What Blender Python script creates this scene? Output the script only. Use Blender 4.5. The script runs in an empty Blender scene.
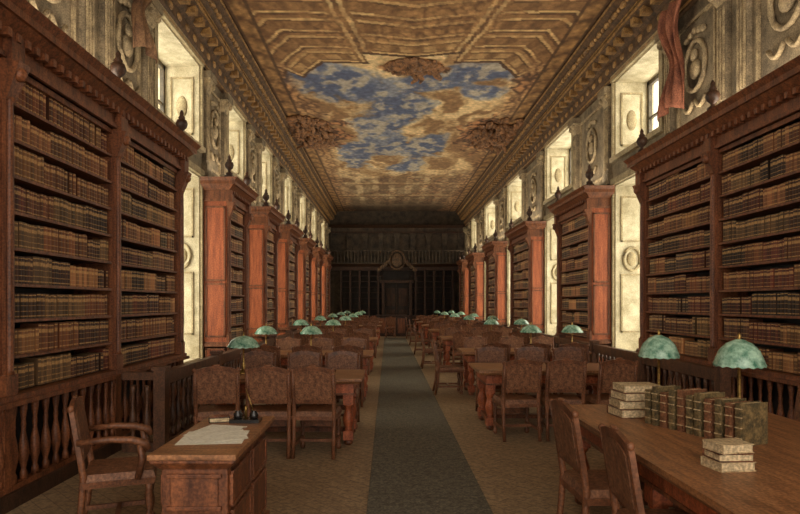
import bpy, bmesh, math, random
from mathutils import Vector, noise
random.seed(7)
S=bpy.context.scene
S.view_settings.view_transform='Standard'
S.view_settings.look='None'
COL=S.collection

def lin(c,a=1.0):
    o=[]
    for v in c[:3]:
        v=max(0,min(255,v))/255.0
        o.append(v/12.92 if v<=0.04045 else ((v+0.055)/1.055)**2.4)
    return (o[0],o[1],o[2],a)

# ---------------------------------------------------------------- materials
def mixmat(name,c1,c2,scale=6.0,stretch=(1,1,1),rough=0.5,bump=0.15,detail=6,lo=0.35,hi=0.65,metal=0.0,speck=0.32,spec=0.5):
    m=bpy.data.materials.new(name); m.use_nodes=True
    nt=m.node_tree; N=nt.nodes; L=nt.links
    b=N['Principled BSDF']; b.inputs['Roughness'].default_value=rough
    b.inputs['Metallic'].default_value=metal
    b.inputs['Specular IOR Level'].default_value=spec
    tc=N.new('ShaderNodeTexCoord'); mp=N.new('ShaderNodeMapping')
    mp.inputs['Scale'].default_value=stretch
    L.new(tc.outputs['Object'],mp.inputs['Vector'])
    nz=N.new('ShaderNodeTexNoise'); nz.inputs['Scale'].default_value=scale
    nz.inputs['Detail'].default_value=detail; nz.inputs['Roughness'].default_value=0.65
    L.new(mp.outputs['Vector'],nz.inputs['Vector'])
    cr=N.new('ShaderNodeValToRGB')
    cr.color_ramp.elements[0].position=lo; cr.color_ramp.elements[0].color=lin(c1)
    cr.color_ramp.elements[1].position=hi; cr.color_ramp.elements[1].color=lin(c2)
    L.new(nz.outputs['Fac'],cr.inputs['Fac'])
    n2=N.new('ShaderNodeTexNoise'); n2.inputs['Scale'].default_value=60; n2.inputs['Detail'].default_value=3
    L.new(tc.outputs['Object'],n2.inputs['Vector'])
    c2r=N.new('ShaderNodeValToRGB'); c2r.color_ramp.elements[0].position=.38; c2r.color_ramp.elements[1].position=.62
    a=1-speck; z=1+speck*.8
    c2r.color_ramp.elements[0].color=(a,a,a,1); c2r.color_ramp.elements[1].color=(z,z,z,1)
    L.new(n2.outputs['Fac'],c2r.inputs['Fac'])
    mm=N.new('ShaderNodeMix'); mm.data_type='RGBA'; mm.blend_type='MULTIPLY'; mm.inputs[0].default_value=1
    L.new(cr.outputs['Color'],mm.inputs[6]); L.new(c2r.outputs['Color'],mm.inputs[7])
    L.new(mm.outputs[2],b.inputs['Base Color'])
    if bump>0:
        bp=N.new('ShaderNodeBump'); bp.inputs['Strength'].default_value=bump; bp.inputs['Distance'].default_value=0.02
        L.new(nz.outputs['Fac'],bp.inputs['Height']); L.new(bp.outputs['Normal'],b.inputs['Normal'])
    return m

M_wood=mixmat('mahogany',(80,45,28),(134,80,49),5,(3,3,.5),0.45,0.15,spec=.35)
M_wood_d=mixmat('dark_walnut',(44,29,21),(74,49,34),6,(2,2,.6),0.5,0.15,spec=.3)
M_rail=mixmat('walnut_rail',(64,40,27),(104,68,45),6,(2,2,.6),0.45,0.1,spec=.4)
M_red=mixmat('mahogany_lit_ends_and_tables',(126,62,36),(174,94,56),4,(4,4,.5),0.45,0.1,spec=.35)  # window light on bookcase ends painted as brighter mahogany; plain wood colour on tables
M_table=mixmat('table_oak',(110,70,43),(166,114,74),5,(.6,4,4),0.42,0.1,spec=.4)
M_chairw=mixmat('chair_walnut',(84,50,31),(130,82,54),9,(1,1,.4),0.45,0.1,spec=.35)
M_leather=mixmat('tooled_leather',(96,60,40),(136,92,64),22,(1,1,1),0.55,0.2,4,spec=.3)
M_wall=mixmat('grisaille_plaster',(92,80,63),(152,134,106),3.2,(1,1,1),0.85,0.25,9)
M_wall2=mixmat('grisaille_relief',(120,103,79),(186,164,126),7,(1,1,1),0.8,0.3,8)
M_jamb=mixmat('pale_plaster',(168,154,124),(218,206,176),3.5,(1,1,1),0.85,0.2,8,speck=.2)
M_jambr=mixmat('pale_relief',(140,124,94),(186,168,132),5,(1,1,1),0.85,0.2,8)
M_corn=mixmat('cornice_gilt_stucco',(104,74,42),(184,142,86),9,(1,1,1),0.5,0.4,8)
M_corn_d=mixmat('cornice_brown',(58,41,27),(108,79,51),9,(1,1,1),0.65,0.4,8)
M_stuc=mixmat('bronze_stucco',(64,42,28),(168,118,76),7,(1,1,1),0.7,0.4,8)
M_end=mixmat('end_wall_paint',(46,38,31),(90,75,59),3,(1,1,1),0.8,0.3,8)
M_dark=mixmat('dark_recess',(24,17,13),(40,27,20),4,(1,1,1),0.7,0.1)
M_brass=mixmat('aged_brass',(120,92,48),(170,136,76),20,(1,1,1),0.35,0.05,metal=0.8)
M_shade=mixmat('green_glass_shade',(70,118,96),(172,204,180),14,(1,1,1),0.22,0.05,4,0.36,0.66,speck=.1)
M_shadein=mixmat('shade_lining',(170,180,150),(200,206,180),16,(1,1,1),0.5,0)
M_paper=mixmat('paper',(218,210,190),(238,232,216),12,(1,1,1),0.8,0.02,speck=.08)
M_pages=mixmat('book_page_block',(176,152,116),(214,190,150),30,(1,1,8),0.8,0.1)
M_vellum=mixmat('vellum_cover',(160,132,96),(206,182,142),14,(1,1,1),0.6,0.1)
M_folio=mixmat('folio_brown_leather',(66,58,38),(128,104,66),26,(1,1,1),0.55,0.3,5)
M_ink=mixmat('black_inkstand',(18,16,16),(40,34,32),20,(1,1,1),0.25,0)
M_curR=mixmat('red_drapery',(92,48,34),(164,102,74),5,(1,1,.6),0.8,0.2)
M_curL=mixmat('olive_drapery',(88,58,40),(140,104,70),5,(1,1,.6),0.8,0.2)
M_runner=mixmat('runner_wool',(72,66,55),(112,103,86),26,(1,1,1),0.95,0.3,8)
M_frame=mixmat('window_joinery',(60,50,38),(90,78,60),8,(1,1,1),0.6,0)

def floormat():
    m=bpy.data.materials.new('parquet_floor'); m.use_nodes=True
    nt=m.node_tree; N=nt.nodes; L=nt.links; b=N['Principled BSDF']
    tc=N.new('ShaderNodeTexCoord'); mp=N.new('ShaderNodeMapping'); mp.inputs['Rotation'].default_value=(0,0,math.radians(45))
    L.new(tc.outputs['Object'],mp.inputs['Vector'])
    br=N.new('ShaderNodeTexBrick'); br.inputs['Scale'].default_value=2.2
    br.inputs['Color1'].default_value=lin((160,138,110)); br.inputs['Color2'].default_value=lin((146,124,98)); br.inputs['Mortar'].default_value=lin((118,98,76))
    br.inputs['Mortar Size'].default_value=0.010
    L.new(mp.outputs['Vector'],br.inputs['Vector'])
    nz=N.new('ShaderNodeTexNoise'); nz.inputs['Scale'].default_value=22; nz.inputs['Detail'].default_value=9; nz.inputs['Roughness'].default_value=.75
    L.new(tc.outputs['Object'],nz.inputs['Vector'])
    cr=N.new('ShaderNodeValToRGB'); cr.color_ramp.elements[0].position=.38; cr.color_ramp.elements[0].color=(.42,.38,.35,1)
    cr.color_ramp.elements[1].position=.64; cr.color_ramp.elements[1].color=(1.3,1.24,1.17,1)
    L.new(nz.outputs['Fac'],cr.inputs['Fac'])
    mx=N.new('ShaderNodeMix'); mx.data_type='RGBA'; mx.blend_type='MULTIPLY'; mx.inputs[0].default_value=1
    L.new(br.outputs['Color'],mx.inputs[6]); L.new(cr.outputs['Color'],mx.inputs[7])
    L.new(mx.outputs[2],b.inputs['Base Color']); b.inputs['Roughness'].default_value=.5
    return m
M_floor=floormat()

def glassmat():
    m=bpy.data.materials.new('window_glass'); m.use_nodes=True
    nt=m.node_tree; N=nt.nodes; L=nt.links
    N.remove(N['Principled BSDF']); out=N['Material Output']
    t=N.new('ShaderNodeBsdfTransparent'); t.inputs['Color'].default_value=(.93,.94,.9,1)
    g=N.new('ShaderNodeBsdfGlossy'); g.inputs['Roughness'].default_value=.1
    x=N.new('ShaderNodeMixShader'); x.inputs[0].default_value=.05
    L.new(t.outputs[0],x.inputs[1]); L.new(g.outputs[0],x.inputs[2]); L.new(x.outputs[0],out.inputs['Surface'])
    return m
M_glass=glassmat()

def bookmat():
    m=bpy.data.materials.new('leather_book_spines'); m.use_nodes=True
    nt=m.node_tree; N=nt.nodes; L=nt.links; b=N['Principled BSDF']; b.inputs['Roughness'].default_value=.55
    b.inputs['Specular IOR Level'].default_value=.3
    at=N.new('ShaderNodeAttribute'); at.attribute_name='bookcol'
    uv=N.new('ShaderNodeUVMap'); uv.uv_map='UVMap'
    sp=N.new('ShaderNodeSeparateXYZ'); L.new(uv.outputs['UV'],sp.inputs[0])
    cr=N.new('ShaderNodeValToRGB'); cr.color_ramp.interpolation='CONSTANT'
    e=cr.color_ramp.elements; e[0].position=0; e[0].color=(0,0,0,1); e[1].position=.07; e[1].color=(.8,.8,.8,1)
    for p,v in ((.12,0),(.27,.6),(.31,0),(.50,.5),(.53,0),(.64,.2),(.67,1.0),(.80,.2),(.83,0),(.91,1.0),(.95,0)):
        k=e.new(p); k.color=(v,v,v,1)
    L.new(sp.outputs['Y'],cr.inputs['Fac'])
    nz=N.new('ShaderNodeTexNoise'); nz.inputs['Scale'].default_value=60; tc=N.new('ShaderNodeTexCoord'); L.new(tc.outputs['Object'],nz.inputs['Vector'])
    mu=N.new('ShaderNodeMath'); mu.operation='MULTIPLY'; L.new(cr.outputs['Color'],mu.inputs[0]); L.new(nz.outputs['Fac'],mu.inputs[1])
    mx=N.new('ShaderNodeMix'); mx.data_type='RGBA'
    L.new(mu.outputs[0],mx.inputs[0]); L.new(at.outputs['Color'],mx.inputs[6]); mx.inputs[7].default_value=lin((214,166,104))
    L.new(mx.outputs[2],b.inputs['Base Color'])
    return m
M_book=bookmat()

# ---------------------------------------------------------------- mesh builder
class MB:
    def __init__(s): s.v=[];s.f=[];s.m=[];s.s=[]
    def frus(s,a,z0,b,z1,m=0):
        i=len(s.v)
        for (x0,x1,y0,y1),z in ((a,z0),(b,z1)):
            if x0>x1:x0,x1=x1,x0
            s.v+=[(x0,y0,z),(x1,y0,z),(x1,y1,z),(x0,y1,z)]
        for q in ((3,2,1,0),(4,5,6,7),(0,1,5,4),(1,2,6,5),(2,3,7,6),(3,0,4,7)):
            s.f.append(tuple(i+k for k in q)); s.m.append(m); s.s.append(False)
    def box(s,x0,x1,y0,y1,z0,z1,m=0):
        s.frus((x0,x1,y0,y1),z0,(x0,x1,y0,y1),z1,m)
    def lathe(s,cx,cy,z,prof,seg=10,m=0,scal=0.0,nsc=8):
        i=len(s.v); n=len(prof)
        for k,(r,h) in enumerate(prof):
            for j in range(seg):
                a=2*math.pi*j/seg
                dz=0
                if scal and k in (0,1,2): dz=scal*abs(math.sin(a*nsc/2))
                s.v.append((cx+r*math.cos(a),cy+r*math.sin(a),z+h+dz))
        for k in range(n-1):
            for j in range(seg):
                j2=(j+1)%seg
                s.f.append((i+k*seg+j,i+k*seg+j2,i+(k+1)*seg+j2,i+(k+1)*seg+j)); s.m.append(m); s.s.append(True)
        if not scal:
            s.f.append(tuple(i+j for j in reversed(range(seg)))); s.m.append(m); s.s.append(False)
        s.f.append(tuple(i+(n-1)*seg+j for j in range(seg))); s.m.append(m); s.s.append(False)
    def poly(s,pts,off,m=0):
        i=len(s.v); n=len(pts); o=Vector(off)
        s.v+=[tuple(p) for p in pts]; s.v+=[tuple(Vector(p)+o) for p in pts]
        s.f.append(tuple(i+k for k in range(n))); s.f.append(tuple(i+n+k for k in reversed(range(n))))
        s.m+=[m,m]; s.s+=[False,False]
        for k in range(n):
            k2=(k+1)%n
            s.f.append((i+k,i+k2,i+n+k2,i+n+k)); s.m.append(m); s.s.append(False)
    def tube(s,path,r,seg=8,m=0,closed=False):
        i=len(s.v); n=len(path); P=[Vector(p) for p in path]
        for k in range(n):
            if closed: t=P[(k+1)%n]-P[k-1]
            else: t=P[min(k+1,n-1)]-P[max(k-1,0)]
            t.normalize(); up=Vector((0,0,1)) if abs(t.z)<.9 else Vector((1,0,0))
            a=t.cross(up).normalized(); b=t.cross(a)
            rr=r[k] if isinstance(r,(list,tuple)) else r
            for j in range(seg):
                q=2*math.pi*j/seg
                s.v.append(tuple(P[k]+a*rr*math.cos(q)+b*rr*math.sin(q)))
        for k in range(n if closed else n-1):
            k2=(k+1)%n
            for j in range(seg):
                j2=(j+1)%seg
                s.f.append((i+k*seg+j,i+k*seg+j2,i+k2*seg+j2,i+k2*seg+j)); s.m.append(m); s.s.append(True)
        if not closed:
            s.f.append(tuple(i+j for j in range(seg))); s.m.append(m); s.s.append(False)
            s.f.append(tuple(i+(n-1)*seg+j for j in range(seg))); s.m.append(m); s.s.append(False)
    def ring(s,c,ax,R,r,m=0,ry=None,seg=20):
        pts=[]; ry=ry or R
        for k in range(seg):
            a=2*math.pi*k/seg; u=R*math.cos(a); w=ry*math.sin(a)
            if ax=='x': pts.append((c[0],c[1]+u,c[2]+w))
            elif ax=='y': pts.append((c[0]+u,c[1],c[2]+w))
            else: pts.append((c[0]+u,c[1]+w,c[2]))
        s.tube(pts,r,6,m,True)
    def blob(s,c,rx,ry,rz,m=0,seg=10,rings=6):
        i=len(s.v)
        for k in range(rings+1):
            p=math.pi*k/rings
            for j in range(seg):
                a=2*math.pi*j/seg
                rr=max(math.sin(p),.02)
                s.v.append((c[0]+rx*rr*math.cos(a),c[1]+ry*rr*math.sin(a),c[2]+rz*math.cos(p)))
        for k in range(rings):
            for j in range(seg):
                j2=(j+1)%seg
                s.f.append((i+k*seg+j,i+k*seg+j2,i+(k+1)*seg+j2,i+(k+1)*seg+j)); s.m.append(m); s.s.append(True)
    def mesh(s,name,mats):
        me=bpy.data.meshes.new(name); me.from_pydata(s.v,[],s.f)
        for k in mats: me.materials.append(k)
        me.polygons.foreach_set('material_index',s.m); me.polygons.foreach_set('use_smooth',s.s)
        bm=bmesh.new(); bm.from_mesh(me); bmesh.ops.recalc_face_normals(bm,faces=bm.faces); bm.to_mesh(me); bm.free()
        return me
    def obj(s,name,mats,parent=None,loc=(0,0,0),rot=0,bevel=0):
        o=bpy.data.objects.new(name,s.mesh(name,mats)); COL.objects.link(o)
        o.location=loc; o.rotation_euler=(0,0,rot); o.parent=parent
        if bevel:
            b=o.modifiers.new('bevel','BEVEL'); b.width=bevel; b.segments=2; b.limit_method='ANGLE'
        return o
def empty(name,loc=(0,0,0)):
    e=bpy.data.objects.new(name,None); e.empty_display_size=.2; COL.objects.link(e); e.location=loc; return e
def inst(name,me,loc,rot=0,sc=1):
    o=bpy.data.objects.new(name,me); COL.objects.link(o); o.location=loc; o.rotation_euler=(0,0,rot); o.scale=(sc,sc,sc); return o

# ---------------------------------------------------------------- layout
XFL,XWL=2.9,3.4
XFR,XWR=3.95,4.4
YB,YE=-2.0,34.0
ZC=6.8
left_cases=[(2.7,8.5,[2.7,4.6,6.45,8.5]),(10.9,12.4,None),(14.2,15.7,None),(17.4,19.2,None),(21.0,22.6,None),(24.5,26.1,None),(28.1,29.8,None)]
right_cases=[(3.1,9.4,[3.1,5.2,7.3,9.4]),(11.7,14.0,None),(16.7,19.3,None),(22.0,24.1,None),(27.1,29.3,None),(31.4,33.1,None)]
def gaps(cs,last=None):
    g=[]
    for a,b in zip(cs,cs[1:]): g.append((a[1]+.25,b[0]-.08))
    if last: g.append(last)
    return g
LG=gaps(left_cases,(30.1,31.8)); RG=gaps(right_cases)
SILL,LT,UB,UT=.55,3.85,4.38,5.85

b=MB(); b.box(-XWL-.9,XWR+.9,YB,YE+.5,-.12,0); b.obj('floor',[M_floor])
b=MB(); b.box(-.16,.78,1.0,27.0,0,.012); 
b.obj('carpet_runner',[M_runner])

wc=1
def area(name,loc,dirv,sx,sy,e,col):
    ld=bpy.data.lights.new(name,'AREA'); ld.shape='RECTANGLE'; ld.size=sx; ld.size_y=sy; ld.energy=e; ld.color=col
    lo=bpy.data.objects.new(name,ld); COL.objects.link(lo); lo.location=loc
    lo.rotation_euler=(Vector(dirv).to_track_quat('-Z','Y')).to_euler(); return lo
def wall(side,xw,gp):
    global wc
    s=-1 if side=='left' else 1
    T=.75
    b=MB(); tr=MB()
    def bx(u0,u1,y0,y1,z0,z1,m=0): b.box(min(s*u0,s*u1),max(s*u0,s*u1),y0,y1,z0,z1,m)
    def tx(u0,u1,y0,y1,z0,z1,m=0): tr.box(min(s*u0,s*u1),max(s*u0,s*u1),y0,y1,z0,z1,m)
    y=YB
    for (a,c) in gp:
        bx(xw,xw+T,y,a,0,ZC); 
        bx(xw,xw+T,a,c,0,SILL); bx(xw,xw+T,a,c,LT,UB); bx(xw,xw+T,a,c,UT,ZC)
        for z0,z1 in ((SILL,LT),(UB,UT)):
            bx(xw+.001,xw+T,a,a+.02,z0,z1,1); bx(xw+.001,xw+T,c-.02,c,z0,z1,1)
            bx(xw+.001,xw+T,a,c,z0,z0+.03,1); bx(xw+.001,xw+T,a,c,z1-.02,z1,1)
            for (p,q) in ((a-.12,a),(c,c+.07)): tx(xw-.05,xw,p,q,z0-.05,z1+.08,0)
            tx(xw-.07,xw,a-.16,c+.07,z1+.0,z1+.12,0)
            tx(xw-.09,xw,a-.16,c+.07,z0-.09,z0,0)
        for z0,z1 in ((1.0,2.1),(2.75,3.6),(4.6,5.6)):
            bx(xw+.1,xw+.13,c-.045,c-.02,z0,z1,3); bx(xw+.49,xw+.52,c-.045,c-.02,z0,z1,3)
            bx(xw+.1,xw+.52,c-.045,c-.02,z0,z0+.03,3); bx(xw+.1,xw+.52,c-.045,c-.02,z1,z1+.03,3)
        b.ring((s*(xw+.31),c-.035,2.42),'y',.16,.03,3,.22)
        b.blob((s*(xw+.31),c-.025,2.42),.1,.03,.14,3)
        b.blob((s*(xw+.31),c-.025,5.1),.1,.03,.2,3)
        y=c
    bx(xw,xw+T,y,YE+.5,0,ZC)
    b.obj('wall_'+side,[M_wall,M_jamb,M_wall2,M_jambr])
    tr.obj('trim_window_surround_'+side,[M_jambr])
    b=MB()
    edges=[YB]+[v for g in gp for v in g]+[YE]
    for k in range(0,len(edges),2):
        y0,y1=edges[k],edges[k+1]
        if k==0: segs=[(3.0,4.9),(5.0,6.9),(6.95,y1-.15)] if side=='left' else [(3.6,5.5),(5.6,7.55),(7.6,y1-.15)]
        else: segs=[(y0+.08,y1-.15)]
        for (p,q) in segs:
            if q-p<.4: continue
            for pc in (p+.2,q-.2):
                bx=lambda u0,u1,a,c,z0,z1,m=0: b.box(min(s*u0,s*u1),max(s*u0,s*u1),a,c,z0,z1,m)
                bx(xw-.10,xw-.0,pc-.15,pc+.15,3.9,4.12)
                bx(xw-.07,xw-.0,pc-.11,pc+.11,4.12,5.45)
                for j in range(3): bx(xw-.085,xw-.07,pc-.085+j*.065,pc-.05+j*.065,4.2,5.4,1)
                b.frus((s*(xw-.07),s*xw,pc-.11,pc+.11),5.45,(s*(xw-.16),s*xw,pc-.19,pc+.19),5.68,1)
                bx(xw-.18,xw,pc-.2,pc+.2,5.68,5.8)
                for t in (-.12,.12): b.blob((s*(xw-.13),pc+t,5.6),.05,.05,.06,1)
            if q-p>1.1:
                a,c=p+.42,q-.42
                for (z0,z1) in ((4.1,5.6),):
                    bx(xw-.03,xw,a,c,z0,z0+.05,1); bx(xw-.03,xw,a,c,z1,z1+.05,1)
                    bx(xw-.03,xw,a,a+.05,z0,z1,1); bx(xw-.03,xw,c-.05,c,z0,z1,1)
                mid=(a+c)/2; R=min(.28,(c-a)/2-.1)
                b.ring((s*(xw-.03),mid,4.95),'x',R,.035,1,R*1.25)
                b.blob((s*(xw-.02),mid,4.9),.06,R*.5,R*.5,1)
                b.blob((s*(xw-.04),mid,5.1),.05,R*.26,R*.32,1)
                for t in (-1,1):
                    pts=[(s*(xw-.04),mid+t*(R*.1+R*j/6),4.45-.12*math.sin(math.pi*j/6)) for j in range(7)]
                    b.tube(pts,.03,6,1)
                for t in range(5):
                    b.blob((s*(xw-.03),mid+(t-2)*R*.4,5.45-.03*abs(t-2)),.04,.06,.05,1)
    b.obj('trim_pilasters_'+side,[M_wall,M_wall2])
    b=MB(); x=lambda u:s*u
    prof=[(0,5.86),(.06,5.86),(.06,5.95),(.1,6.0),(.1,6.18),(.16,6.22),(.2,6.3),(.34,6.34),(.34,6.48),(.4,6.52),(.46,6.62),(.55,6.68),(.55,6.8),(0,6.8)]
    pts=[(x(xw-u),YB,z) for u,z in prof]
    b.poly(pts,(0,YE-YB,0),0)
    for (u,z0,z1) in ((.065,5.9,5.93),(.35,6.36,6.4),(.35,6.44,6.47),(.56,6.7,6.73)):
        b.box(min(x(xw),x(xw-u-.01)),max(x(xw),x(xw-u-.01)),YB,YE,z0,z1,1)
    yy=YB+.2; q=0
    while yy<YE-.1:
        bx=lambda u0,u1,a,c,z0,z1,m=0: b.box(min(s*u0,s*u1),max(s*u0,s*u1),a,c,z0,z1,m)
        bx(xw-.32,xw-.12,yy,yy+.13,6.22,6.34,1)
        b.blob((s*(xw-.1),yy+.26,6.09),.035,.09,.065,2,8,4)
        b.blob((s*(xw-.45),yy+.1,6.58),.05,.12,.05,2,8,4)
        b.blob((s*(xw-.45),yy+.29,6.58),.04,.05,.04,2,8,4)
        yy+=.38
    b.obj('trim_cornice_'+side,[M_corn_d,M_corn,M_corn])
    b=MB(); b.box(min(s*(xw-.03),s*xw),max(s*(xw-.03),s*xw),YB,YE,0,.16); b.obj('baseboard_'+side,[M_wood_d])
    for (a,c) in gp:
        for z0,z1,rows in ((SILL+.03,LT-.02,4),(UB+.03,UT-.02,2)):
            b=MB(); u0=xw+T-.14; u1=xw+T-.07
            a2,c2=a+.02,c-.02
            bx=lambda p,q,aa,cc,zz,zt,m=0: b.box(min(s*p,s*q),max(s*p,s*q),aa,cc,zz,zt,m)
            bx(u0,u1,a2,a2+.08,z0,z1); bx(u0,u1,c2-.08,c2,z0,z1); bx(u0,u1,a2,c2,z0,z0+.08); bx(u0,u1,a2,c2,z1-.08,z1)
            mid=(a+c)/2; bx(u0,u1,mid-.04,mid+.04,z0,z1)
            for r in range(1,rows): 
                z=z0+(z1-z0)*r/rows; bx(u0+.01,u1-.01,a2,c2,z-.02,z+.02)
            bx(u0+.03,u0+.036,a2+.05,c2-.05,z0+.05,z1-.05,1)
            b.obj('window_%d'%wc,[M_frame,M_glass]); wc+=1
            area('daylight',(s*(xw+T+.15),mid,(z0+z1)/2),(-s,0,0),c-a,z1-z0,(38 if rows==4 else 21)*(c-a),(1,.93,.81))
wall('left',XWL,LG); wall('right',XWR,RG)

# ---------------------------------------------------------------- bookcases
PAL=[(90,52,33),(106,64,40),(68,42,30),(122,78,50),(84,42,30),(98,72,47),(58,40,30),(134,90,56)]
URN=[(.05,0),(.075,.02),(.075,.05),(.03,.08),(.03,.11),(.08,.16),(.1,.22),(.08,.28),(.045,.3),(.06,.32),(.03,.36),(.035,.4),(.01,.45)]
BAL=[(.03,0),(.03,.05),(.018,.08),(.03,.13),(.045,.2),(.035,.28),(.016,.38),(.022,.42),(.016,.46),(.03,.54),(.03,.6)]
def make_books(rows,name,parent):
    V=[];F=[];C=[];U=[]
    for (s,uf,y0,y1,z,hmax) in rows:
        y=y0+.01; 
        while y<y1-.05:
            run=random.randint(5,14); c=random.choice(PAL); w0=random.uniform(.032,.058); h0=hmax*random.uniform(.72,.93)
            k=random.uniform(.8,1.15)
            for _ in range(run):
                w=w0*random.uniform(.93,1.07)
                if y+w>y1-.01: y=y1; break
                if random.random()<.02: y+=w; continue
                h=h0*random.uniform(.975,1.02); d=.17; dd=random.uniform(0,.012)
                xs=[s*(uf+d),s*(uf+dd+.008),s*(uf+dd),s*(uf+dd),s*(uf+dd+.008),s*(uf+d)]
                ys=[y,y,y+w*.25,y+w*.75,y+w,y+w]
                i=len(V)
                for zz in (z,z+h):
                    for q in range(6): V.append((xs[q],ys[q],zz))
                q=random.uniform(.76,1.2)*k; cc=lin((c[0]*q,c[1]*q,c[2]*q))
                for j in range(5):
                    f=(i+j,i+j+1,i+6+j+1,i+6+j)
                    F.append(f); C.append(cc)
                    U+= [(0,0),(1,0),(1,1),(0,1)] if 1<=j<=3 else [(0,.2)]*4
                F.append(tuple(i+6+j for j in range(6))); C.append(lin((120,100,70))); U+=[(0,.2)]*6
                y+=w+.0025
            y+=.004
    me=bpy.data.meshes.new(name); me.from_pydata(V,[],F); me.materials.append(M_book)
    uvl=me.uv_layers.new(name='UVMap'); 
    flat=[q for p in U for q in p]; uvl.data.foreach_set('uv',flat)
    ca=me.color_attributes.new('bookcol','FLOAT_COLOR','CORNER')
    cf=[]
    for f,c in zip(F,C):
        for _ in f: cf+=c
    ca.data.foreach_set('color',cf)
    o=bpy.data.objects.new(name,me); COL.objects.link(o); o.parent=parent
def bookcase(side,y0,y1,div):
    s=-1 if side=='left' else 1
    xf,xw=(XFL,XWL) if s<0 else (XFR,XWR)
    xb=xw-.035
    div=div or [y0,y1]
    E=empty('bookcase')
    b=MB()
    def bx(u0,u1,a,c,z0,z1,m=0): b.box(min(s*u0,s*u1),max(s*u0,s*u1),a,c,z0,z1,m)
    Z0,Z1=.86,3.42
    near=len(div)>2
    bx(xf-.05,xb,y0-.03,y1+.03,0.0,.12,1)
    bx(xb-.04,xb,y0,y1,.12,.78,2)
    if near:
        bx(xf-.01,xf+.07,y0,y1,.12,.16); 
    else:
        bx(xf+.03,xb-.04,y0,y1,.12,.78,1)
    bx(xf-.07,xb,y0-.05,y1+.05,.78,.82); bx(xf-.04,xb,y0-.03,y1+.03,.82,.86)
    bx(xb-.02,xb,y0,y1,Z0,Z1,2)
    for i,d in enumerate(div):
        w=.13
        a,c=(d,d+w) if i==0 else ((d-w,d) if i==len(div)-1 else (d-w/2,d+w/2))
        bx(xf+.03,xb,a,c,.12,Z1,3 if i==0 and not near else 0)
        bx(xf-.005,xf+.03,a-.0,c+.0,.12,.78)
        bx(xf-.02,xf+.03,a-.01,c+.01,Z0,Z0+.16)
        bx(xf+.0,xf+.03,a+.015,c-.015,Z0+.16,Z1-.3)
        b.lathe(s*(xf-.0),(a+c)/2,Z0+.16,[(.04,0),(.028,.04),(.034,.3),(.03,1.9),(.026,2.08),(.045,2.12)],8,0)
        b.frus((s*(xf-.01),s*(xf+.03),a+.01,c-.01),Z1-.3,(s*(xf-.12),s*(xf+.03),a-.01,c+.01),Z1-.02,0)
        b.blob((s*(xf-.08),(a+c)/2,Z1-.1),.05,.055,.06,0)
        bx(xf-.07,xf+.03,a-.015,c+.015,Z1-.03,Z1+.2)
    for (p,sg) in ((y0,-1),(y1,1)):
        for z0,z1 in ((Z0+.12,1.9),(2.0,3.3),(.2,.72)):
            a,c=(p-.015,p) if sg<0 else (p,p+.015)
            bx(xf+.07,xb-.06,a,c,z0,z1,3)
            a,c=(p-.03,p) if sg<0 else (p,p+.03)
            fm=0
            bx(xf+.05,xf+.08,a,c,z0-.02,z1+.02,fm); bx(xb-.08,xb-.05,a,c,z0-.02,z1+.02,fm)
            bx(xf+.05,xb-.05,a,c,z0-.03,z0,fm); bx(xf+.05,xb-.05,a,c,z1,z1+.03,fm)
    bx(xf-.0,xb,y0,y1,Z1,Z1+.2)
    bx(xf-.03,xb,y0-.03,y1+.03,Z1,Z1+.04)
    b.frus((s*(xf-.03),s*xb,y0-.03,y1+.03),Z1+.2,(s*(xf-.12),s*xb,y0-.12,y1+.12),Z1+.29)
    bx(xf-.15,xb,y0-.14,y1+.14,Z1+.29,Z1+.35)
    b.frus((s*(xf-.15),s*xb,y0-.14,y1+.14),Z1+.35,(s*(xf-.2),s*xb,y0-.18,y1+.18),Z1+.41)
    yy=y0+.06
    while yy<y1-.05:
        bx(xf-.09,xf,yy,yy+.05,Z1+.14,Z1+.2,0); yy+=.12
    rows=[]; NR=9; RH=(Z1-Z0)/NR
    for i in range(len(div)-1):
        a=div[i]+(.13 if i==0 else .065); c=div[i+1]-(.13 if i==len(div)-2 else .065)
        for r in range(NR):
            z=Z0+r*RH
            if r: bx(xf+.035,xb-.02,a,c,z-.012,z+.012)
            rows.append((s,xf+.055,a,c,z+.013,RH-.03))
        bx(xf+.03,xf+.06,a,c,Z1-.05,Z1)
        if near:
            n=int((c-a)/.155); 
            for k in range(n+1):
                b.lathe(s*(xf+.03),a+(c-a)*(k+.0)/n if 0<k<n else (a+.02 if k==0 else c-.02),.16,[(r*1.0,h*1.03) for r,h in BAL],8,0)
    b.obj('carcass',[M_wood,M_wood_d,M_dark,M_red],E)
    b=MB()
    ds=div
    for i,d in enumerate(ds):
        yy=d+.065 if i==0 else (d-.065 if i==len(ds)-1 else d)
        b.box(s*(xf+.0)-.07,s*(xf+.0)+.07,yy-.07,yy+.07,3.83,3.9)
        b.lathe(s*(xf+.0),yy,3.9,[(r*.85,h*.85) for r,h in URN],10,0)
    b.obj('finials',[M_wood_d],E)
    make_books(rows,'books',E)
    area('ceiling_fill',(s*(xf+.22),(y0+y1)/2,3.9),(-s*.5,0,1),(y1-y0)*.8,.2,(y1-y0)*6.0,(1,.87,.68))  # added fill light with no fixture, brightens the ceiling from above the bookcase
for c in left_cases: bookcase('left',*c)
for c in right_cases: bookcase('right',*c)

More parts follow.
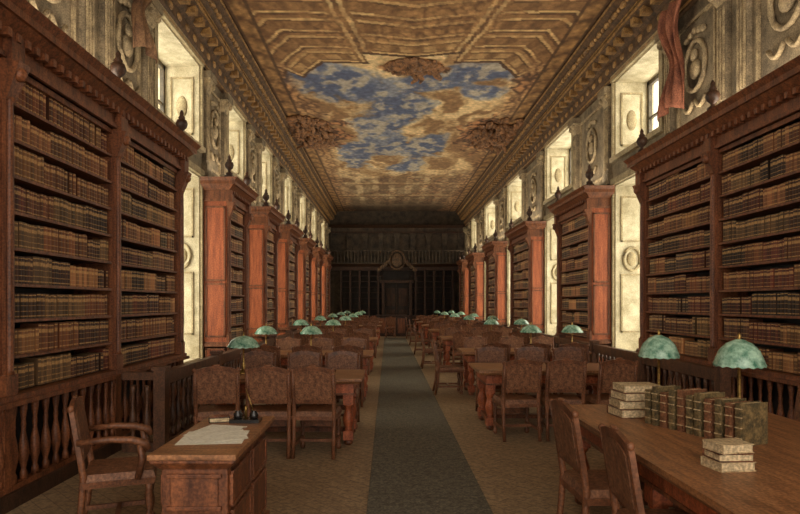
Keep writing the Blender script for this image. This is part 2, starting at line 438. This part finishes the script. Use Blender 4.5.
def balustrade(side,x,y0,y1,ret=None):
    b=MB()
    b.box(x-.04,x+.04,y0,y1,0,.1,0); b.box(x-.05,x+.05,y0,y1,.76,.84,0); b.box(x-.035,x+.035,y0,y1,.70,.76,0)
    n=int((y1-y0)/.17)
    for k in range(n+1):
        yy=y0+(y1-y0)*k/n
        if k%12==0:
            b.box(x-.06,x+.06,yy-.06,yy+.06,0,.88,0); b.box(x-.075,x+.075,yy-.075,yy+.075,.86,.9,0)
        else: b.lathe(x,yy,.1,BAL,8,0)
    if ret is not None:
        a,c=min(x,ret),max(x,ret)
        b.box(a,c,y0-.04,y0+.04,0,.1); b.box(a,c,y0-.05,y0+.05,.76,.84)
        k=a+.1
        while k<c-.05: b.lathe(k,y0,.1,BAL,8,0); k+=.15
    b.obj('balustrade',[M_rail])
balustrade('left',-2.4,6.35,32.5,-2.8)
balustrade('right',3.68,6.6,32.5,3.82)

# ---------------------------------------------------------------- drapes
def drape(x,y0,y1,zt,zb,mat,sg):
    V=[];F=[];nu,nv=28,30
    for j in range(nv+1):
        t=j/nv; z=zt+(zb-zt)*t
        pinch=.8+.3*math.sin(t*7+1)-.2*t
        for i in range(nu+1):
            u=i/nu
            yy=(y0+y1)/2+(u-.5)*(y1-y0)*pinch+.09*math.sin(t*7)
            V.append((x-sg*(.07+.055*math.sin(u*17+t*4.5)+.03*math.sin(t*9)),yy,z+ .12*math.sin(u*3.1)*t))
    for j in range(nv):
        for i in range(nu):
            a=j*(nu+1)+i; F.append((a,a+1,a+nu+2,a+nu+1))
    me=bpy.data.meshes.new('drape'); me.from_pydata(V,[],F); me.materials.append(mat)
    for p in me.polygons: p.use_smooth=True
    o=bpy.data.objects.new('hanging_drapery',me); COL.objects.link(o)
    m=o.modifiers.new('s','SOLIDIFY'); m.thickness=.012
drape(XWR-.14,8.5,9.2,5.98,4.35,M_curR,1)
drape(-XWL+.14,7.5,8.1,5.98,4.8,M_curL,-1)

# ---------------------------------------------------------------- ceiling (painted)
def sm(a,b,x):
    t=max(0,min(1,(x-a)/(b-a))); return t*t*(3-2*t)
def mx(a,b,t): return (a[0]+(b[0]-a[0])*t,a[1]+(b[1]-a[1])*t,a[2]+(b[2]-a[2])*t)
BLUE=[(-1.6,13.9,1.2,.9),(-.6,14.8,1.2,1.1),(.1,16.4,.9,2.0),(-.1,19.1,.7,2.2),(-1.1,21.0,.7,1.6),(1.0,14.2,.9,.6),(2.0,13.6,1.1,.5),(2.3,14.8,.6,.5),(1.3,19.6,.6,1.5),(.4,22.9,1.0,1.0)]
FIG=[(.55,13.2,.7,.45),(-2.2,18.4,.9,1.7),(3.1,18.6,.9,1.8),(-2.7,14.8,.4,.7),(3.4,14.2,.4,.7)]
def ell(L,x,y,n):
    v=-9
    for cx,cy,rx,ry in L:
        v=max(v,1-math.hypot((x-cx)/rx,(y-cy)/ry)+n)
    return v
def paint(x,y):
    n1=noise.fractal(Vector((x*.75,y*.5,3.3)),1,2,5); n2=noise.fractal(Vector((x*2.6,y*2.0,9.1)),.9,2,5)
    n3=noise.noise(Vector((x*9,y*7,1)))
    w=noise.fractal(Vector((x*1.1+n1,y*.65+n1,7.7)),1.0,2,5)
    c=mx((152,118,80),(226,198,150),sm(-.35,.4,w+.2*n2))
    c=mx(c,(126,94,64),sm(.08,.5,-w+.25*n2)*.6)
    bl=ell(BLUE,x,y,n1*.7+n2*.28+w*.25)
    blue=mx((82,94,128),(132,138,154),sm(-.3,.4,n2*.7+w*.6))
    rim=sm(-.5,-.05,bl)
    c=mx(c,(232,208,162),rim*.55*sm(-.3,.3,n2+.2))
    c=mx(c,blue,sm(-.12,.28,bl)*.95)
    c=mx(c,(214,194,158),sm(.12,.5,n2+n1*.5)*sm(0,.3,bl)*.55)
    fg=ell(FIG,x,y,n2*.5+n1*.25)
    v=abs(noise.noise(Vector((x*4.5,y*3.2,5))))+.5*abs(noise.noise(Vector((x*9,y*6.5,2))))
    fc=mx((66,42,30),(184,130,86),sm(.04,.6,v))
    c=mx(c,fc,sm(-.15,.12,fg)*.92)
    xx=x+.04*n2; y_=y+.04*n1
    dx=xx-.5; dy=17.5-y_; a=math.atan2(dx,max(dy,.01))
    SW=.40; si=math.floor(a/SW+.5); ac=si*SW; al=a-ac
    R=math.hypot(dx*1.15,dy)
    rho=R*math.cos(al)
    rho+= (abs(al)*R*.55 if si%2 else -abs(al)*R*.25)
    edge=5.0 if si%2 else 4.75
    if y<17.5 and rho>edge and y<14.6:
        k=rho-edge
        base=mx((188,154,106),(138,102,66),sm(0,1.4,k))
        q=(k*1.25)%1.0
        if q<.12: base=(88,60,38)
        elif q<.22: base=(216,184,130)
        elif q<.30: base=(116,84,54)
        elif q<.66:
            st=math.sin(al*R*13)
            base=mx(base,(104,74,46),.75*sm(-.1,.5,st))
        elif q<.74: base=(94,66,42)
        elif q<.86: base=(204,170,118)
        rb=(SW/2-abs(al))*R
        if rb<.05: base=(94,66,42)
        elif rb<.13: base=(210,180,130)
        elif rb<.2: base=(130,96,62)
        c=mx(base,(150,112,72),.12+sm(-.1,.6,n2)*.5)
        if y<12.3: c=mx(c,mx((90,62,40),(190,146,96),sm(.04,.5,v)),.45*sm(.0,.4,-n1+.1))
        if k<.1: c=(82,56,36)
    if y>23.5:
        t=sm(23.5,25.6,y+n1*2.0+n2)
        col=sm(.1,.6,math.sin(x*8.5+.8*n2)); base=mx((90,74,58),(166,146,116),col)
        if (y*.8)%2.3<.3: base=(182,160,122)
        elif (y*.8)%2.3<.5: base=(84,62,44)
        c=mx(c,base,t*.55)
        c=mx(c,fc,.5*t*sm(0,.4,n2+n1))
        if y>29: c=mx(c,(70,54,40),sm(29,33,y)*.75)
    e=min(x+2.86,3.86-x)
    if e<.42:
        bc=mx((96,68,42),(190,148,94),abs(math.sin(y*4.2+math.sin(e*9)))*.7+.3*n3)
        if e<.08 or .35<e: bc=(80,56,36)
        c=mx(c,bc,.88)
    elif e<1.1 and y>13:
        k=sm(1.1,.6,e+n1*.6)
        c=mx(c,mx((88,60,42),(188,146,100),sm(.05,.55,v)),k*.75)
    g=1+.18*n3
    return (c[0]*g,c[1]*g,c[2]*g)
V=[];F=[];C=[]
x0,x1,yA,yZ=-2.86,3.86,9.6,34.0; st=.034
nx=int((x1-x0)/st); ny=int((yZ-yA)/st)
for j in range(ny+1):
    y=yA+(yZ-yA)*j/ny
    for i in range(nx+1):
        x=x0+(x1-x0)*i/nx
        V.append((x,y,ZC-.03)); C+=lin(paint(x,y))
for j in range(ny):
    for i in range(nx):
        a=j*(nx+1)+i; F.append((a,a+nx+1,a+nx+2,a+1))
me=bpy.data.meshes.new('ceiling_fresco'); me.from_pydata(V,[],F)
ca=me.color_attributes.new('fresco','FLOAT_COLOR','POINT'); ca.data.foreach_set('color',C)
m=bpy.data.materials.new('fresco_paint'); m.use_nodes=True; nt=m.node_tree; N=nt.nodes; L=nt.links
bs=N['Principled BSDF']; bs.inputs['Roughness'].default_value=.85
at=N.new('ShaderNodeAttribute'); at.attribute_name='fresco'
nz=N.new('ShaderNodeTexNoise'); nz.inputs['Scale'].default_value=9; nz.inputs['Detail'].default_value=10; nz.inputs['Roughness'].default_value=.75
tc=N.new('ShaderNodeTexCoord'); L.new(tc.outputs['Object'],nz.inputs['Vector'])
cr=N.new('ShaderNodeValToRGB'); cr.color_ramp.elements[0].position=.3; cr.color_ramp.elements[0].color=(.62,.59,.56,1); cr.color_ramp.elements[1].position=.7; cr.color_ramp.elements[1].color=(1.35,1.3,1.24,1)
L.new(nz.outputs['Fac'],cr.inputs['Fac'])
mm=N.new('ShaderNodeMix'); mm.data_type='RGBA'; mm.blend_type='MULTIPLY'; mm.inputs[0].default_value=1
L.new(at.outputs['Color'],mm.inputs[6]); L.new(cr.outputs['Color'],mm.inputs[7]); L.new(mm.outputs[2],bs.inputs['Base Color'])
me.materials.append(m)
o=bpy.data.objects.new('ceiling_fresco',me); COL.objects.link(o)
b=MB(); b.box(-XWL-.75,XWR+.75,YB,YE+.5,ZC,ZC+.2); b.obj('ceiling',[M_wall2])
# modelled stucco figure groups on the vault
rs=random.Random(3)
for (cx,cy,rx,ry,n,hh) in ((-2.45,18.3,.8,1.7,170,.22),(3.4,18.5,.8,1.7,170,.22),(.55,13.2,.62,.38,80,.1)):
    b=MB()
    for k in range(n):
        a=rs.uniform(0,6.28); r=math.sqrt(rs.random())
        x=cx+rx*r*math.cos(a); y=cy+ry*r*math.sin(a)
        h=hh*(1-r*.7)*rs.uniform(.4,1)
        x=max(-2.8,min(3.8,x))
        b.blob((x,y,ZC-.05-h*.5),rs.uniform(.05,.13),rs.uniform(.08,.2),.03+h*.5,0,8,5)
    for k in range(6):
        a=rs.uniform(0,6.28); x=max(-2.7,min(3.7,cx+rx*.7*math.cos(a))); y=cy+ry*.7*math.sin(a)
        b.tube([(x,y,ZC-.06),(x+.1,y+.15,ZC-.1-hh*.6),(x+.22*math.cos(a),y+.3,ZC-.1-hh*.9)],[.07,.06,.03],6,0)
    b.obj('ceiling_stucco_figures',[M_stuc])

# ---------------------------------------------------------------- end wall
b=MB(); b.box(-XWL,XWR,YE,YE+.4,0,ZC,0); b.obj('wall_end',[M_end])
E=empty('end_gallery_bookcase')
b=MB(); cx=.5
y=YE-.012
b.box(-2.7,3.7,y-.35,y,0,.8,0); b.box(-2.7,3.7,y-.4,y,.8,.88,0)
for k in range(13):
    x=-2.7+6.3*k/12
    if abs(x-cx)<.7: continue
    b.box(x,x+.1,y-.34,y,.88,3.4,0)
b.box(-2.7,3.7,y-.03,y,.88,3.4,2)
for r in range(1,8): 
    z=.88+r*.315
    b.box(-2.7,-.3,y-.3,y,z,z+.03,0); b.box(1.3,3.7,y-.3,y,z,z+.03,0)
b.box(-3.3,4.3,y-.4,y,3.4,3.6,0); b.frus((-3.3,4.3,y-.4,y),3.6,(-3.3,4.3,y-.62,y),3.75,0)
b.box(-3.3,4.3,y-.6,y-.5,3.75,3.82,1); b.box(-3.3,4.3,y-.62,y-.5,4.45,4.52,1)
for k in range(40): b.lathe(-3.2+7.4*k/39,y-.56,3.82,[(r*1.2,h*1.05) for r,h in BAL],6,1)
for k in range(9):
    x=-3.1+7.2*k/8
    b.box(x-.13,x+.13,y-.12,y,4.5,5.35,1); b.box(x-.18,x+.18,y-.16,y,5.35,5.5,1)
b.box(-3.3,4.3,y-.2,y,5.5,5.6,0); b.box(-3.3,4.3,y-.14,y,5.6,5.8,1); b.frus((-3.3,4.3,y-.2,y),5.8,(-3.3,4.3,y-.4,y),5.95,0)
b.box(-.35,-.2,y-.4,y,0,2.7,0); b.box(1.2,1.35,y-.4,y,0,2.7,0); b.box(-.45,1.45,y-.42,y,2.7,2.85,0)
b.ring((.5,y-.64,3.95),'y',.42,.06,3,.52); b.blob((.5,y-.64,3.95),.3,.06,.4,3)
for t in (-1,1):
    for k in range(4): b.blob((.5+t*(.5+.16*k),y-.62,3.85-.14*k),.13,.06,.12,3)
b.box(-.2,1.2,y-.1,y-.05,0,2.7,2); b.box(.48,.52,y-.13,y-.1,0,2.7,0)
for t in (-.1,.6):
    for z in (.2,1.4): b.box(t,t+.5,y-.12,y-.1,z,z+1.0,0)
b.obj('gallery',[M_wood_d,M_end,M_dark,M_corn_d],E)

# ---------------------------------------------------------------- tables
def table_mesh(L,W,nm='reading_table'):
    b=MB(); H=.75
    b.box(-L/2,L/2,-W/2,W/2,H-.03,H,0)
    b.frus((-L/2+.03,L/2-.03,-W/2+.03,W/2-.03),H-.06,(-L/2+.005,L/2-.005,-W/2+.005,W/2-.005),H-.03,0)
    b.box(-L/2+.1,L/2-.1,-W/2+.1,W/2-.1,H-.17,H-.06,2)
    b.box(-L/2+.09,L/2-.09,-W/2+.09,W/2-.09,H-.19,H-.17,1)
    xs=[-L/2+.16,L/2-.16]
    if L>2.6: xs.insert(1,0)
    for x in xs:
        for y in (-W/2+.16,W/2-.16):
            b.box(x-.055,x+.055,y-.055,y+.055,H-.3,H-.06,2)
            b.lathe(x,y,.16,[(.055,0),(.036,.02),(.055,.07),(.066,.13),(.045,.2),(.036,.24),(.055,.27),(.055,.29)],10,2)
            b.box(x-.055,x+.055,y-.055,y+.055,.06,.16,2)
            b.lathe(x,y,0,[(.03,0),(.05,.02),(.05,.05),(.03,.06)],10,1)
        b.box(x-.03,x+.03,-W/2+.2,W/2-.2,.08,.14,1)
    b.box(xs[0],xs[-1],-.03,.03,.085,.135,1)
    return b.mesh(nm,[M_table,M_wood,M_red])
def chair_mesh(arms=False,nm='library_chair'):
    b=MB(); w=.225
    def Y(z): return -.2-(z-.45)*.16
    for x in (-w+.02,w-.02):
        b.tube([(x,-.26,0),(x,-.22,.2),(x,-.2,.45),(x,Y(.7),.7),(x,Y(.9),.9)],[.02,.021,.023,.02,.018],8,0)
    def outline(k,z0,zt):
        pts=[(-w+.0+k,Y(z0),z0),(w-.0-k,Y(z0),z0)]
        n=14
        for i in range(n+1):
            t=i/n; x=(w+.0-k)*(1-2*t); z=zt+.05*math.sin(math.pi*t)**.7
            pts.append((x,Y(z),z))
        return pts
    p=outline(0,.55,.885); b.poly([(x,y+.014,z) for x,y,z in p],(0,-.028,0),0)
    p=outline(.045,.59,.84); b.poly([(x,y+.022,z) for x,y,z in p],(0,-.044,0),1)
    b.blob((0,Y(.94),.942),.05,.016,.014,0)
    for t in (-1,1): b.blob((t*(w-.01),Y(.9),.895),.022,.022,.024,0)
    b.frus((-w,w,-.22,.22),.38,(-w-.005,w+.005,-.22,.235),.42,0)
    b.frus((-w+.005,w-.005,-.215,.23),.42,(-w+.02,w-.02,-.2,.215),.465,1)
    for x in (-w+.03,w-.03):
        b.lathe(x,.19,0,[(.018,0),(.03,.02),(.03,.05),(.016,.07),(.026,.12),(.026,.16),(.016,.2),(.03,.28),(.022,.34),(.03,.38)],8,0)
        b.box(x-.013,x+.013,-.23,.19,.12,.15,0)
    b.box(-w+.03,w-.03,-.03,0,.12,.15,0)
    b.box(-w+.03,w-.03,.175,.2,.24,.3,0)
    if arms:
        for x in (-w-.01,w+.01):
            b.tube([(x,Y(.68),.68),(x,-.05,.69),(x,.08,.68),(x,.17,.65),(x,.19,.61)],[.02,.022,.024,.028,.02],8,0)
            b.tube([(x,.12,.42),(x,.15,.55),(x,.13,.66)],[.02,.024,.018],8,0)
    return b.mesh(nm,[M_chairw,M_leather])
CH=chair_mesh(); CA=chair_mesh(True,'library_armchair')
def lamp_mesh(h,r):
    b=MB()
    b.lathe(0,0,0,[(.085,0),(.085,.012),(.06,.03),(.03,.045),(.018,.07),(.022,.1),(.012,.13),(.011,h*.7),(.02,h*.72),(.011,h*.74),(.01,h-.05)],16,0)
    b.lathe(0,0,h-.02,[(.022,-.02),(.016,0),(.008,.02),(.014,.035),(.003,.055)],12,0)
    sh=h*.31
    b.lathe(0,0,h-sh-.01,[(r,0),(r*1.02,.008),(r*.98,.02),(r*.93,sh*.28),(r*.78,sh*.6),(r*.5,sh*.86),(r*.2,sh*.98),(.02,sh)],32,1,.009,16)
    b.lathe(0,0,h-sh-.012,[(r*.97,.004),(r*.96,.012),(r*.95,.02),(r*.9,sh*.28),(r*.75,sh*.58),(r*.46,sh*.82),(.03,sh*.93)],32,2,.009,16)
    return b.mesh('green_desk_lamp',[M_brass,M_shade,M_shadein])
LP=lamp_mesh(.45,.185); LPB=lamp_mesh(.59,.155)

TL1=table_mesh(1.72,.92); TL=table_mesh(1.95,.95); TR1=table_mesh(1.85,.95); TR=table_mesh(2.15,.95)
def jr(): return random.uniform(-.09,.09)
def setchairs(xa,xb,yf,yb,n):
    for k in range(n):
        x=xa+(xb-xa)*(k+.5)/n
        inst('library_chair',CH,(x+random.uniform(-.03,.03),yf,0),jr())
        inst('library_chair',CH,(x+random.uniform(-.03,.03),yb,0),math.pi+jr())
inst('reading_table',TL1,(-1.14,6.95,0))
for x,r in ((-1.78,.2),(-1.22,.04),(-.74,-.06)): inst('library_chair',CH,(x,6.3,0),r)
for x in (-1.7,-1.1,-.6): inst('library_chair',CH,(x,7.66,0),math.pi+jr())
inst('green_desk_lamp',LP,(-1.68,6.98,.75))
for k in range(6):
    d=10.0+4.0*k
    inst('reading_table',TL,(-1.22,d,0))
    setchairs(-2.12,-.3,d-.7,d+.7,3)
    for x in (-2.03,-1.28): inst('green_desk_lamp',LP,(x,d,.75))
inst('reading_table',TR1,(2.03,7.75,0))
for x,r in ((1.5,.08),(2.03,-.05),(2.58,.1)): inst('library_chair',CH,(x,7.05,0),r)
for x in (1.5,2.05,2.6): inst('library_chair',CH,(x,8.46,0),math.pi+jr())
for k in range(6):
    d=10.5+4.0*k
    inst('reading_table',TR,(2.33,d,0))
    setchairs(1.4,3.3,d-.7,d+.7,3)
    for x in (2.5,3.22): inst('green_desk_lamp',LP,(x,d,.75))
    inst('library_chair',CH,(1.07,d,0),-math.pi/2+jr()*.5)

TN=table_mesh(3.0,1.5,'reading_table_long')
inst('reading_table',TN,(2.1,3.35,0),math.pi/2)
inst('library_chair',CH,(1.36,3.72,0),-math.pi/2+.03,1.03)
inst('library_chair',CH,(1.42,3.02,0),-math.pi/2-.05,1.0)
inst('library_chair',CH,(3.0,3.9,0),math.pi/2+.1)
inst('library_chair',CH,(3.0,4.6,0),math.pi/2-.1)
inst('green_desk_lamp',LPB,(2.33,3.98,.75),0,1.0)
inst('green_desk_lamp',LPB,(2.13,4.72,.75),0,.98)

def one_book(b,cx,cy,z,l,w,t,rot,cm=0,pm=1):
    c,s_=math.cos(rot),math.sin(rot)
    def R(x,y): return (cx+x*c-y*s_,cy+x*s_+y*c)
    def bb(x0,x1,y0,y1,z0,z1,m):
        i=len(b.v)
        for zz in (z0,z1):
            for (x,y) in ((x0,y0),(x1,y0),(x1,y1),(x0,y1)): b.v.append((*R(x,y),zz))
        for q in ((3,2,1,0),(4,5,6,7),(0,1,5,4),(1,2,6,5),(2,3,7,6),(3,0,4,7)):
            b.f.append(tuple(i+k for k in q)); b.m.append(m); b.s.append(False)
    bb(-l/2,l/2,-w/2,w/2,z,z+.005,cm); bb(-l/2,l/2,-w/2,w/2,z+t-.005,z+t,cm)
    bb(-l/2+.006,l/2-.006,-w/2+.005,w/2-.004,z+.005,z+t-.005,pm)
    bb(-l/2,l/2,w/2-.005,w/2+.004,z,z+t,cm)
b=MB(); z=.75
for k,(l,w,t,r,cm) in enumerate([(.31,.23,.062,.1,2),(.3,.22,.055,-.05,0),(.29,.22,.06,.15,2),(.27,.2,.05,.02,0)]):
    one_book(b,1.80+.005*k,4.38,z,l,w,t,r,cm,1); z+=t+.001
b.obj('stacked_books',[M_vellum,M_pages,M_chairw],bevel=.002)
b=MB(); z=.75
for k,(l,w,t,r,cm) in enumerate([(.19,.15,.046,.15,0),(.18,.14,.04,.05,2),(.175,.14,.044,.2,0)]):
    one_book(b,1.69,2.98,z,l,w,t,r,cm,1); z+=t+.001
b.obj('stacked_books',[M_vellum,M_pages,M_chairw],bevel=.002)
b=MB(); n=11
for k in range(n):
    t=k/(n-1); px=1.86+.25*t; py=4.12-.64*t
    ang=math.atan2(-.64,.25); th=.056; h=.25+random.uniform(-.022,.022); dp=.2
    dx,dy=math.cos(ang),math.sin(ang); nxx,nyy=dy,-dx
    off=random.uniform(-.01,.01)
    def P(a,c): return (px+dx*a+nxx*(c+off),py+dy*a+nyy*(c+off))
    def slab(a0,a1,c0,c1,z0,z1,m):
        i=len(b.v)
        for zz in (z0,z1):
            for (a,c) in ((a0,c0),(a1,c0),(a1,c1),(a0,c1)): b.v.append((*P(a,c),zz))
        for q in ((3,2,1,0),(4,5,6,7),(0,1,5,4),(1,2,6,5),(2,3,7,6),(3,0,4,7)):
            b.f.append(tuple(i+j for j in q)); b.m.append(m); b.s.append(False)
    hw=th/2-.003; cm=(0,0,3,0,3)[k%5]
    slab(-hw,-hw+.006,-dp/2,dp/2,.75,.75+h,cm); slab(hw-.006,hw,-dp/2,dp/2,.75,.75+h,cm)
    slab(-hw+.006,hw-.006,-dp/2+.006,dp/2-.004,.755,.745+h,1)
    c0=dp/2-.004
    slab(-hw,hw,c0,c0+.007,.75,.75+h,cm); slab(-hw*.7,hw*.7,c0+.007,c0+.013,.75,.75+h,cm)
    for zz in (.04,.1,.16,.21): slab(-hw*.9,hw*.9,c0+.006,c0+.017,.75+zz,.75+zz+.006,2)
b.obj('row_of_folio_books',[M_folio,M_pages,M_vellum,M_leather],bevel=.0015)

# ---------------------------------------------------------------- desk at left front
E=empty('writing_desk',(-1.06,3.82,0))
b=MB(); X0,X1,Y0,Y1=-.21,.21,-.56,.5
b.box(X0,X1,Y0,Y1,0,.08,0); b.box(X0+.03,X1-.03,Y0+.03,Y1-.03,.08,.68,0)
b.frus((X0+.02,X1-.02,Y0+.02,Y1-.02),.66,(X0-.015,X1+.015,Y0-.015,Y1+.015),.70,0)
b.box(X0-.02,X1+.02,Y0-.02,Y1+.02,.70,.72,0); b.box(X0-.03,X1+.03,Y0-.03,Y1+.03,.72,.75,1)
for (ya,yb) in ((Y0+.08,-.05),(.03,Y1-.08)):
    for sx in (X0+.03,X1-.03):
        sg=-1 if sx<0 else 1
        for z0,z1 in ((.14,.4),(.45,.62)):
            b.box(min(sx,sx+sg*.012),max(sx,sx+sg*.012),ya,yb,z0,z1,2)
            for (p,q,r_,t) in ((ya,yb,z0-.015,z0+.01),(ya,yb,z1-.01,z1+.015),(ya-.015,ya+.01,z0,z1),(yb-.01,yb+.015,z0,z1)):
                b.box(min(sx,sx+sg*.022),max(sx,sx+sg*.022),p,q,r_,t,0)
for sy in (Y0+.03,Y1-.03):
    sg=-1 if sy<0 else 1
    for z0,z1 in ((.14,.4),(.45,.62)):
        b.box(X0+.08,X1-.08,min(sy,sy+sg*.012),max(sy,sy+sg*.012),z0,z1,2)
        b.box(X0+.06,X1-.06,min(sy,sy+sg*.022),max(sy,sy+sg*.022),z0-.015,z0+.008,0)
        b.box(X0+.06,X1-.06,min(sy,sy+sg*.022),max(sy,sy+sg*.022),z1-.008,z1+.015,0)
b.obj('desk_body',[M_wood,M_table,M_wood],E,bevel=.004)
b=MB()
def sheet(cx,cy,l,w,rot,z):
    c,s_=math.cos(rot),math.sin(rot)
    pts=[(cx+x*c-y*s_,cy+x*s_+y*c,z) for x,y in ((-l/2,-w/2),(l/2,-w/2),(l/2,w/2),(-l/2,w/2))]
    b.poly(pts,(0,0,.0015),0)
sheet(-1.06,3.66,.38,.36,.1,.7505); sheet(-1.1,3.84,.26,.34,-.25,.7522); sheet(-1.0,3.7,.24,.28,.35,.754); sheet(-1.08,3.62,.2,.26,.6,.7558)
b.obj('loose_papers',[M_paper])
b=MB(); ox,oy=-.98,4.14
b.box(ox-.1,ox+.1,oy-.06,oy+.06,.751,.775,0); 
for t in (-.055,.055): b.lathe(ox+t,oy,.775,[(.026,0),(.03,.01),(.03,.035),(.018,.045),(.022,.055)],12,0)
b.lathe(ox,oy,.775,[(.012,0),(.008,.05),(.016,.07),(.004,.09)],10,1)
b.tube([(ox+.055,oy,.81),(ox+.02,oy+.02,.9),(ox-.01,oy+.03,.98)],[.003,.006,.002],6,1)
b.obj('inkstand',[M_ink,M_brass])
b=MB(); one_book(b,-1.17,4.16,.7505,.14,.12,.035,.3,0,1); b.obj('closed_book',[M_ink,M_pages],bevel=.002)
inst('library_armchair',CA,(-1.83,4.1,0),-math.pi/2+.35,1.0)

E=empty('issue_desk',(.15,28.5,0))
b=MB(); b.box(-.7,.7,-.35,.35,0,.95,0); b.box(-.75,.75,-.4,.4,.95,1.0,0)
for x in (-.6,-.15,.3): b.box(x,x+.35,-.365,-.35,.15,.85,1)
b.obj('desk_body',[M_wood_d,M_wood],E)
inst('library_chair',CH,(.1,27.6,0),0.1)

# ---------------------------------------------------------------- world, camera
W=bpy.data.worlds.new('World'); S.world=W; W.use_nodes=True
bg=W.node_tree.nodes['Background']; bg.inputs['Color'].default_value=(1.0,.925,.81,1); bg.inputs['Strength'].default_value=2.15
S.view_settings.exposure=.38
cam=bpy.data.cameras.new('camera'); co=bpy.data.objects.new('camera',cam); COL.objects.link(co)
co.location=(0,0,1.57); co.rotation_euler=(math.pi/2,0,0)
cam.sensor_width=36; cam.lens=27; cam.shift_x=12/800; cam.shift_y=46/800; cam.clip_end=200; cam.clip_start=.05
S.camera=co
